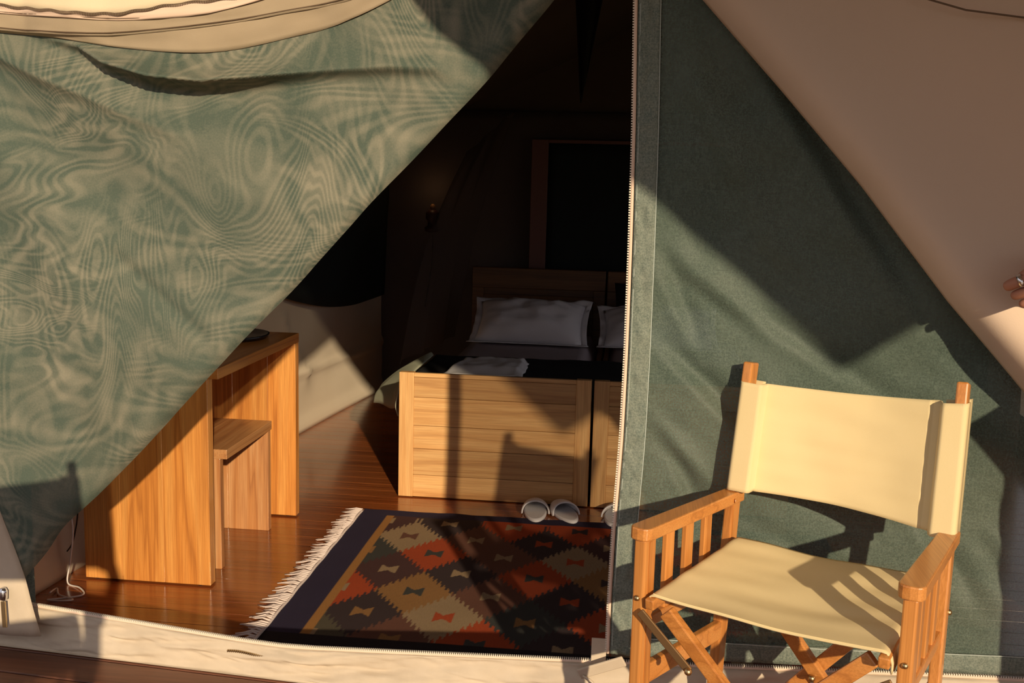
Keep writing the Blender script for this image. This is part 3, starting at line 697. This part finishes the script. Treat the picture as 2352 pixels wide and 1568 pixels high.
for x, y_ in ((-1.69, 3.125), (-1.34, 3.125), (-1.66, 3.865), (-1.29, 3.865)):
    bm = B(); lathe(bm, [(.010, 0), (.011, .003), (.010, .006)], (x, y_, 0), 10); obj('glide_foot', bm, M['black'], dk)
st_ = thing('stool', (-1.42, 3.48, 0), 'low teak slab stool tucked under the desk', 'stool')
slab('leg_panel', (-1.60, 3.265, 0), (-1.325, 3.292, .385), M['stool'], st_, 2)
slab('leg_panel', (-1.60, 3.672, 0), (-1.303, 3.70, .385), M['stool'], st_, 2)
slab('seat', (-1.602, 3.262, .385), (-1.300, 3.705, .418), M['stool_x'], st_, 2)
bm = B(); lathe(bm, [(.0, .0), (.12, 0), (.150, .006), (.158, .018), (.150, .018), (.12, .010), (.0, .010)], (-1.47, 3.70, .7255), 28)
tr_ = obj('tray', bm, M['black'], smooth=True); tag(tr_, 'black round tray lying on the desk top', 'tray')
cb = thing('power_cable', (-1.72, 3.05, 0), 'thin white power cable trailing down the wall to the floor by the desk', 'cable')
def catmull(pts, n=6):
    pts = [Vector(q) for q in pts]; o_ = []
    P_ = [pts[0]] + pts + [pts[-1]]
    for i in range(1, len(P_) - 2):
        for k in range(n):
            t_ = k / n; a0, a1, a2, a3 = P_[i - 1], P_[i], P_[i + 1], P_[i + 2]
            o_.append(.5 * ((2 * a1) + (a2 - a0) * t_ + (2 * a0 - 5 * a1 + 4 * a2 - a3) * t_ ** 2 + (3 * a1 - a0 - 3 * a2 + a3) * t_ ** 3))
    return o_ + [pts[-1]]
bm = B(); tube(bm, catmull([(-1.752, 3.075, .66), (-1.752, 3.07, .40), (-1.745, 3.065, .25), (-1.738, 3.06, .17), (-1.752, 3.06, .07), (-1.757, 3.05, .006), (-1.70, 3.02, .005), (-1.66, 2.97, .005), (-1.70, 2.935, .005), (-1.745, 2.91, .006), (-1.70, 2.90, .010), (-1.67, 2.925, .006), (-1.73, 2.95, .008), (-1.765, 3.0, .006), (-1.76, 2.95, .012)]), .0028, 6)
obj('wire', bm, M['cable'], cb, smooth=True)
bm = B(); tube(bm, catmull([(-1.725, 3.070, .66), (-1.728, 3.068, .36), (-1.722, 3.065, .24), (-1.745, 3.07, .14), (-1.772, 3.08, .10)]), .0026, 6); obj('wire', bm, M['black'], cb, smooth=True)

# ------------------------------------------------------------------ lamp on the back wall, hanging cloth
lp = thing('wall_lamp', (-1.19, 6.30, .98), 'small dark red lamp hanging on the back wall beside the net', 'lamp')
bm = B(); lathe(bm, [(.012, .0), (.045, .01), (.050, .03), (.030, .045), (.030, .07), (.042, .085), (.042, .12), (.020, .14)], (-1.19, 6.30, 1.01), 16); obj('body', bm, M['red_lamp'], lp, smooth=True)
bm = B(); lathe(bm, [(.008, 0), (.016, .008), (.016, .024), (.006, .034)], (-1.19, 6.30, 1.15), 12); obj('bulb', bm, M['bulb'], lp, smooth=True)
bm = B(); tube(bm, [(-1.19, 6.33, 1.0), (-1.20, 6.35, .8), (-1.24, 6.36, .55)], .004, 6); obj('cord', bm, M['black'], lp)
ld = bpy.data.lights.new('lamp_glow', 'POINT'); ld.energy = .10; ld.color = (1, .55, .25); ld.shadow_soft_size = .02
lo_ = bpy.data.objects.new('lamp_glow', ld); C.objects.link(lo_); lo_.parent = lp; lo_.location = (0, -.03, .29)
bm = B(); grid(bm, lambda u, v: Vector((-.30 + u * .16 * (1 - v * .55) + .05 * v * (1 - u), 5.0 + .02 * math.sin(u * 9), 2.32 - v * .62 + .12 * v * u)), 12, 12)
hc = obj('hanging_cloth', bm, M['blanket'], smooth=True); solidify(hc, .006); tag(hc, 'black pointed cloth hanging from the dark tent ridge', 'cloth')

# ------------------------------------------------------------------ director chair
ch = thing('director_chair', (.36, 2.07, DECK), 'teak folding director chair with cream canvas seat and back in front of the green canvas', 'chair')
Z = Vector((0, 0, 1))
ARM = .6553; SEAT = .525
sides = {'L': dict(f=Vector((.042, 1.998, 0)), b=Vector((.268, 2.325, 0)), top=Vector((.283, 2.338, .941))),
         'R': dict(f=Vector((.505, 1.774, 0)), b=Vector((.668, 2.108, 0)), top=Vector((.687, 2.170, .945)))}
for k, s in sides.items():
    d = (s['b'] - s['f']).normalized(); n = Vector((d.y, -d.x, 0)); inn = n if k == 'L' else -n      # inn points to the seat
    s['d'], s['n'] = d, inn
    # armrest: rounded front end
    w = .0235; poly = []
    prof = [(0.010, -1), (.0, -.5), (-.002, 0), (.0, .5), (.010, 1)]
    f0, b0 = s['f'], s['b']
    out = [f0 + d * a_ + n * w * b_ for a_, b_ in [(.016, -1), (.006, -.85), (.001, -.55), (-.001, 0), (.001, .55), (.006, .85), (.016, 1)]] + [b0 + n * w * .8, b0 - n * w * .8]
    bm = B(); extrude_poly(bm, [q + Z * (ARM - .026) for q in out], Z, .026); bmesh.ops.recalc_face_normals(bm, faces=bm.faces)
    arm = obj('armrest', bm, M['chair_y'], ch, bevel=.003)
    bm = B(); lathe(bm, [(.0055, 0), (.005, .002), (.002, .003)], f0 + d * .35 + inn * .0200 + Z * (ARM - .016), 10, 'x'); 
    obj('peg', bm, M['chair_x'], arm)
    # front leg
    fl_ = f0 + d * .030
    bm = B(); beam(bm, fl_ + Z * DECK, fl_ + Z * (ARM - .026), .041, .026, d); lg = obj('front_leg', bm, M['chair_z'], ch, bevel=.004)
    bm = B(); beam(bm, fl_ + inn * .0132 + Z * (DECK + .02), fl_ + inn * .0132 + Z * (ARM - .032), .009, .002, d); obj('groove_bead', bm, M['chair_z'], lg)
    # back post leaning
    j = b0 - d * .019 + Z * (ARM - .02); tp = s['top']; low = j + (j - tp) * ((j.z - DECK) / (tp.z - j.z)) * .55; low.z = DECK
    s['j'], s['low'] = j, low
    bm = B(); beam(bm, low, j, .034, .023, d); beam(bm, j, tp, .034, .023, d); 
    obj('back_post', bm, M['chair_z'], ch, bevel=.004)
    # slats and rails
    for q in (.25, .47, .69):
        c = fl_ + (b0 - d * .026 - fl_) * q; bm = B(); beam(bm, c + Z * (SEAT - .065), c + Z * (ARM - .026), .030, .012, d); obj('slat', bm, M['chair_z'], ch, bevel=.002)
    e0, e1 = fl_ + d * .018, b0 - d * .038
    bm = B(); beam(bm, e0 + Z * (SEAT - .075), e1 + Z * (SEAT - .075), .026, .019, Z); obj('side_rail', bm, M['chair_y'], ch, bevel=.003)
    bm = B(); beam(bm, e0 + Z * .335, e1 + Z * .335, .043, .017, Z); obj('stretcher', bm, M['chair_y'], ch, bevel=.003)
    bm = B(); beam(bm, fl_ + d * -.03 + Z * (DECK + .015), b0 + d * .01 + Z * (DECK + .015), .030, .030, Z); obj('foot_rail', bm, M['chair_y'], ch, bevel=.004)
    # bolts
    for c in (fl_ - inn * .014 + Z * (SEAT - .077), fl_ - d * .021 + Z * (SEAT - .017)):
        bm = B(); bmesh.ops.create_icosphere(bm, subdivisions=2, radius=.0062, matrix=Matrix.Translation(c)); obj('bolt', bm, M['brass'], ch, smooth=True)
    bm = B(); bmesh.ops.create_icosphere(bm, subdivisions=2, radius=.0066, matrix=Matrix.Translation(j - inn * .013 + Z * -.145)); obj('bolt', bm, M['brass'], ch, smooth=True)
L_, R_ = sides['L'], sides['R']
def seat_rail(s, q): return s['f'] + s['d'] * (.010 + q * .34) + s['n'] * .034 + Z * (SEAT - .008 + .036 * q)
# seat dowels, wrapped by the seat canvas
for s in (L_, R_):
    p0, p1 = seat_rail(s, -.03), seat_rail(s, 1.03)
    bm = B(); beam(bm, p0 - Z * .010, p1 - Z * .010, .022, .020, Z); obj('seat_bar', bm, M['chair_y'], ch, bevel=.003)
def seat(u, v):
    """u across, v front to back; wraps round the bars at both ends"""
    a_, b_ = seat_rail(L_, v), seat_rail(R_, v)
    q = a_ + (b_ - a_) * u
    sag = .016 * math.sin(math.pi * u) * (.45 + .55 * math.sin(math.pi * min(1, v * 1.1)))
    q.z += .004 - sag + .0035 * nz(u * 3, v * 7, 1) + .005 * nz(u * 2.2, v * 2.5, 6) * math.sin(math.pi * u)
    return q
bm = B()
def seat_all(u, v):
    if u < .06: k = 1 - u / .06; q = seat(0, v); q = q - Z * (.028 * k) - L_['n'] * (.011 * math.sin(min(1, k * 2) * math.pi / 2)); return q
    if u > .94: k = (u - .94) / .06; q = seat(1, v); q = q - Z * (.036 * k) - R_['n'] * (.011 * math.sin(min(1, k * 2) * math.pi / 2)); return q
    return seat((u - .06) / .88, v)
grid(bm, seat_all, 70, 40); solidify(obj('seat_canvas', bm, M['cream'], ch, smooth=True), .003, 1)
bm = B(); tube(bm, [seat(u / 30, .012) + Z * .0035 for u in range(31)], .0011, 5); obj('seam', bm, M['cream'], ch)
# back canvas: sleeves round both posts, bowed between
BK = (L_['top'] + R_['top']) / 2 - (L_['j'] + R_['j']) / 2
fwd = Vector((-(R_['top'] - L_['top']).y * -1, -(R_['top'] - L_['top']).x, 0)).normalized()
across = (R_['top'] - L_['top']).normalized()
if fwd.y > 0: fwd = -fwd
def back(u, v):
    zl0, zl1, zr0, zr1 = .658, .900, .641, .908
    zl, zr = zl0 + (zl1 - zl0) * v, zr0 + (zr1 - zr0) * v
    pl = L_['j'] + (L_['top'] - L_['j']) * ((zl - L_['j'].z) / (L_['top'].z - L_['j'].z))
    pr = R_['j'] + (R_['top'] - R_['j']) * ((zr - R_['j'].z) / (R_['top'].z - R_['j'].z))
    pl = pl - across * .015; pr = pr + across * .015
    q = pl + (pr - pl) * u
    sl = .105; e = min(u, 1 - u)
    dep = .020 if e < sl else .020 - .026 * smooth(sl, sl + .012, e) - .024 * math.sin(math.pi * (e - sl) / (1 - 2 * sl)) 
    if e < .012: dep = .020 * (e / .012) ** .5
    if u > .5 and sl <= e < sl + .05: dep -= .004
    q += fwd * (dep + .0016 * nz(u * 2, v * 12, 3) * (e > sl) + .0030 * nz(u * 5, v * 6, 5) * (e > sl))
    q.z -= .012 * math.sin(math.pi * u) * v + .005 * math.sin(math.pi * u) * (1 - v) * -1
    return q
bm = B(); grid(bm, back, 120, 30); solidify(obj('back_canvas', bm, M['cream'], ch, smooth=True), .003, 0)
def back_rear(u, v):
    q = back(u, v); return q
for u0, u1 in ((0, .10), (.90, 1)):
    bm = B(); grid(bm, lambda u, v: back(u0 + (u1 - u0) * u, v) * 1 - fwd * (.023 + .021), 6, 10); solidify(obj('sleeve', bm, M['cream'], ch, smooth=True), .003)
# crossed legs, braces
for q, off in ((.03, 0), (.90, 0)):
    a0, b0 = seat_rail(L_, q) - Z * .025, seat_rail(R_, q) - Z * .025
    fa, fb = a0.copy(), b0.copy(); fa.z = fb.z = DECK + .03
    dd = (L_['d'] + R_['d']).normalized()
    a1 = a0 + (b0 - a0) * .06; b1 = b0 + (a0 - b0) * .06
    bm = B(); beam(bm, a1, fb, .031, .019, dd.cross(Z)); obj('cross_leg', bm, M['chair_x'], ch, bevel=.003)
    bm = B(); beam(bm, b1 + dd * .022, fa + dd * .022, .031, .019, dd.cross(Z)); obj('cross_leg', bm, M['chair_x'], ch, bevel=.003)
    c = (a0 + b0 + fa + fb) / 4
    bm = B(); bmesh.ops.create_icosphere(bm, subdivisions=2, radius=.008, matrix=Matrix.Translation(c - dd * .013)); obj('bolt', bm, M['brass'], ch, smooth=True)
    for e0, e1, oo in ((a0 - (b0 - a0).normalized() * .02 - Z * .005, a0 + (b0 - a0) * .20 - Z * .10, -.020), (b0 + (b0 - a0).normalized() * .02 - Z * .02, b0 + (a0 - b0) * .22 - Z * .10, -.020)):
        bm = B(); beam(bm, e0 + dd * oo, e1 + dd * oo, .018, .005, Z); br = obj('brace', bm, M['bronze'], ch, bevel=.002)
        bm = B(); bmesh.ops.create_icosphere(bm, subdivisions=2, radius=.008, matrix=Matrix.Translation(e1 + dd * (oo - .004))); obj('rivet', bm, M['brass'], br, smooth=True)

# ------------------------------------------------------------------ people
def skin_mesh(name, joints, bones, mat, parent, sub=2):
    """continuous surface grown round a skeleton: joints {name: (x, y, z, radius)}"""
    names = list(joints); me = bpy.data.meshes.new(name); off = Vector(parent['_w'])
    me.from_pydata([Vector(joints[k][:3]) - off for k in names], [(names.index(a_), names.index(b_)) for a_, b_ in bones], [])
    o_ = bpy.data.objects.new(name, me); C.objects.link(o_); o_.parent = parent; o_['_w'] = tuple(off)
    o_.modifiers.new('skin', 'SKIN').use_smooth_shade = True
    sv = me.skin_vertices[0].data
    for i_, k in enumerate(names):
        rr = joints[k][3]; sv[i_].radius = (rr, rr) if not isinstance(rr, tuple) else rr
    sv[0].use_root = True
    s_ = o_.modifiers.new('sub', 'SUBSURF'); s_.levels = sub; s_.render_levels = sub
    me.materials.append(mat); return o_
def person(label, x, y, joints_arm_r, joints_arm_l, facing=-1, hat=False):
    P_ = thing('person', (x, y, DECK), label, 'person')
    z0 = DECK; J = {'pelvis': (x, y, z0 + .93, .135), 'belly': (x, y, z0 + 1.10, .130), 'chest': (x, y, z0 + 1.28, .150), 'neck0': (x, y, z0 + 1.44, .070), 'neck': (x, y + .0, z0 + 1.50, .055),
         'head': (x, y + facing * .02, z0 + 1.60, .085), 'crown': (x, y + facing * .015, z0 + 1.70, .082)}
    bones = [('pelvis', 'belly'), ('belly', 'chest'), ('chest', 'neck0'), ('neck0', 'neck'), ('neck', 'head'), ('head', 'crown')]
    for s, sx in (('l', 1), ('r', -1)):
        J.update({'hip' + s: (x + sx * .10, y, z0 + .86, .095), 'knee' + s: (x + sx * .11, y + facing * .02, z0 + .48, .060), 'ankle' + s: (x + sx * .12, y, z0 + .09, .040), 'toe' + s: (x + sx * .13, y + facing * .16, z0 + .035, .035)})
        bones += [('pelvis', 'hip' + s), ('hip' + s, 'knee' + s), ('knee' + s, 'ankle' + s), ('ankle' + s, 'toe' + s)]
    for s, jj in (('r', joints_arm_r), ('l', joints_arm_l)):
        prev = 'chest'
        for k, (nm, q) in enumerate(jj):
            J[nm + s] = q; bones.append((prev, nm + s)); prev = nm + s
    return P_, J, bones
# person standing outside the frame on the right; only the curled fingers reach into view
px_, py_ = 1.21, 1.93
P1, J, bones = person('person in khaki clothes at the right edge, only curled fingers with a silver ring showing', px_, py_,
    [('sh', (1.03, 1.93, 1.42, .058)), ('el', (1.10, 1.86, 1.15, .045)), ('wr', (.915, 2.080, 1.150, .026)), ('palm', (.855, 2.105, 1.160, .028))],
    [('sh', (1.39, 1.93, 1.42, .058)), ('el', (1.48, 1.93, 1.16, .045)), ('wr', (1.46, 1.83, .92, .025)), ('palm', (1.455, 1.805, .85, .027))])
# fingers of the right hand: four curled fingers and a thumb
FG = {'ia': (.826, 2.138, 1.182, .0095), 'ib': (.790, 2.118, 1.180, .0092), 'ic': (.772, 2.126, 1.160, .0088), 'id': (.768, 2.142, 1.148, .0078),
      'ma': (.820, 2.134, 1.164, .0100), 'mb': (.776, 2.120, 1.154, .0098), 'mc': (.752, 2.130, 1.139, .0096), 'md': (.742, 2.142, 1.128, .0088),
      'ra': (.824, 2.138, 1.144, .0096), 'rb': (.788, 2.122, 1.130, .0094), 'rc': (.768, 2.132, 1.117, .0088), 'rd': (.758, 2.145, 1.108, .0078),
      'pa': (.832, 2.143, 1.124, .0090), 'pb': (.800, 2.130, 1.109, .0086), 'pc': (.784, 2.137, 1.097, .0080), 'pd': (.776, 2.148, 1.089, .0070),
      'ta': (.862, 2.172, 1.182, .0115), 'tb': (.828, 2.180, 1.198, .0100), 'tc': (.802, 2.180, 1.192, .0088)}
FG = {k: (q[0] - .018, q[1] - .035, (q[2] - 1.137) * .84 + 1.152, q[3] * 1.25) for k, q in FG.items()}
J.update(FG)
for f_ in 'imrp': bones += [('palmr', f_ + 'a'), (f_ + 'a', f_ + 'b'), (f_ + 'b', f_ + 'c'), (f_ + 'c', f_ + 'd')]
bones += [('palmr', 'ta'), ('ta', 'tb'), ('tb', 'tc')]
for i_, (dx, dz) in enumerate(((-.012, -.07), (.004, -.08), (.018, -.07), (.03, -.055))):
    J['lf%da' % i_] = (1.455 + dx, 1.785, .82, .010); J['lf%db' % i_] = (1.455 + dx * 1.2, 1.77, .82 + dz, .009); bones += [('palml', 'lf%da' % i_), ('lf%da' % i_, 'lf%db' % i_)]
body = skin_mesh('body', J, bones, M['skin'], P1)
def clothes(P_, J, bones, tag_=''):
    sh = {k: (*J[k][:3], J[k][3] * 1.12 + .006) for k in ('pelvis', 'belly', 'chest', 'neck0', 'shr', 'shl', 'elr', 'ell')}
    skin_mesh('shirt', sh, [('pelvis', 'belly'), ('belly', 'chest'), ('chest', 'neck0'), ('chest', 'shr'), ('shr', 'elr'), ('chest', 'shl'), ('shl', 'ell')], M['shirt'], P_)
    tr = {k: (*J[k][:3], J[k][3] * 1.12 + .006) for k in ('pelvis', 'hipl', 'hipr', 'kneel', 'kneer', 'anklel', 'ankler')}
    skin_mesh('trousers', tr, [('pelvis', 'hipl'), ('hipl', 'kneel'), ('kneel', 'anklel'), ('pelvis', 'hipr'), ('hipr', 'kneer'), ('kneer', 'ankler')], M['trousers'], P_)
    c = Vector(J['crown'][:3]); bm = B(); bmesh.ops.create_uvsphere(bm, u_segments=20, v_segments=12, radius=1)
    for v in bm.verts: v.co = Vector((v.co.x * .092, v.co.y * .102, max(v.co.z, -.35) * .088)) + c + Vector((0, .018, -.005))
    obj('hair', bm, M['hair'], P_, smooth=True)
clothes(P1, J, bones)
ax_ = (Vector(FG['mc'][:3]) - Vector(FG['mb'][:3])).normalized()
bm = B(); bmesh.ops.create_cone(bm, segments=20, radius1=.0126, radius2=.0126, depth=.0085, cap_ends=False, matrix=Matrix.Translation(Vector(FG['mb'][:3]).lerp(Vector(FG['mc'][:3]), .42)) @ ax_.to_track_quat('Z', 'Y').to_matrix().to_4x4())
solidify(obj('ring', bm, M['silver'], P1, smooth=True), .002)

# ------------------------------------------------------------------ veranda awning and posts (out of frame, shading the tent front)
def back_to(x, z, y_):                      # the point at depth y_ whose shadow falls on (x, z) of the tent front
    k = (FY(x) - y_) / SUN.y; return Vector((x - SUN.x * k, y_, z - SUN.z * k))
aw_low = [back_to(-.80, 1.98, 1.5), back_to(-.565, 1.74, 1.3), back_to(-.47, 1.63, 1.2), back_to(-.346, 1.548, 1.1), back_to(.02, 1.315, .75), back_to(.251, 1.137, .5), back_to(.475, .945, .25), back_to(.507, .938, .22), back_to(.654, 1.046, .20), back_to(.755, 1.10, .20), back_to(1.6, 1.55, .2), back_to(2.4, 2.0, .25)]
bm = B(); top_pts = [Vector((q.x * .8 + .3, 2.3, 2.85)) for q in aw_low]
def aw(u, v):
    k = u * (len(aw_low) - 1); i_ = min(int(k), len(aw_low) - 2); f_ = k - i_
    q = aw_low[i_].lerp(aw_low[i_ + 1], f_); w_ = top_pts[i_].lerp(top_pts[i_ + 1], f_); return q.lerp(w_, v)
grid(bm, aw, 60, 10); a_ = solidify(obj('veranda_awning', bm, M['awning']), .004); tag(a_, 'tan canvas awning stretched over the veranda, casting the shade on the tent front', 'awning')

bm = B(); grid(bm, lambda u, v: Vector((-2.6 + u * 6.2, FY(-2.6 + u * 6.2) + .1 - v * 2.75, 2.95 - .10 * math.sin(v * math.pi) + .03 * math.sin(u * 12))), 30, 12)  # unseen overhead sheet added to dim the sky light on the front
tag(solidify(obj('sky_shade_sheet', bm, M['awning'], smooth=True), .004), 'tan canvas roof sheet added over the veranda to cut sky light on the tent front', 'canvas shade')
bm = B(); grid(bm, lambda u, v: Vector((1.90 + u * 1.9, FY(1.90 + u * 1.9) + .02 * math.sin(u * 9), DECK + v * 2.7)), 20, 6)  # unseen sheet added to keep direct sun out of the right wall opening
tag(solidify(obj('sun_blocker', bm, M['beige'], smooth=True), .004), 'beige canvas sheet added right of the tent front to block sun from the wall opening, outside the picture', 'sun_blocker')
def copy_thing(root, loc, rz, label):
    n_ = root.copy(); C.objects.link(n_); n_.location = loc; n_.rotation_euler = (0, 0, rz); n_['label'] = label
    for ch_ in root.children:
        c_ = ch_.copy(); C.objects.link(c_); c_.parent = n_
        for g_ in ch_.children: d_ = g_.copy(); C.objects.link(d_); d_.parent = c_
    return n_
ch['group'] = 'director chairs on the veranda'
copy_thing(ch, (-1.10, 1.10, DECK), R(52), 'second director chair added on the deck at the left for its shadow, outside the picture')  # unseen chair copy, added to cast the shadow at the lower left

for o in bpy.data.objects:
    if '_w' in o: del o['_w']
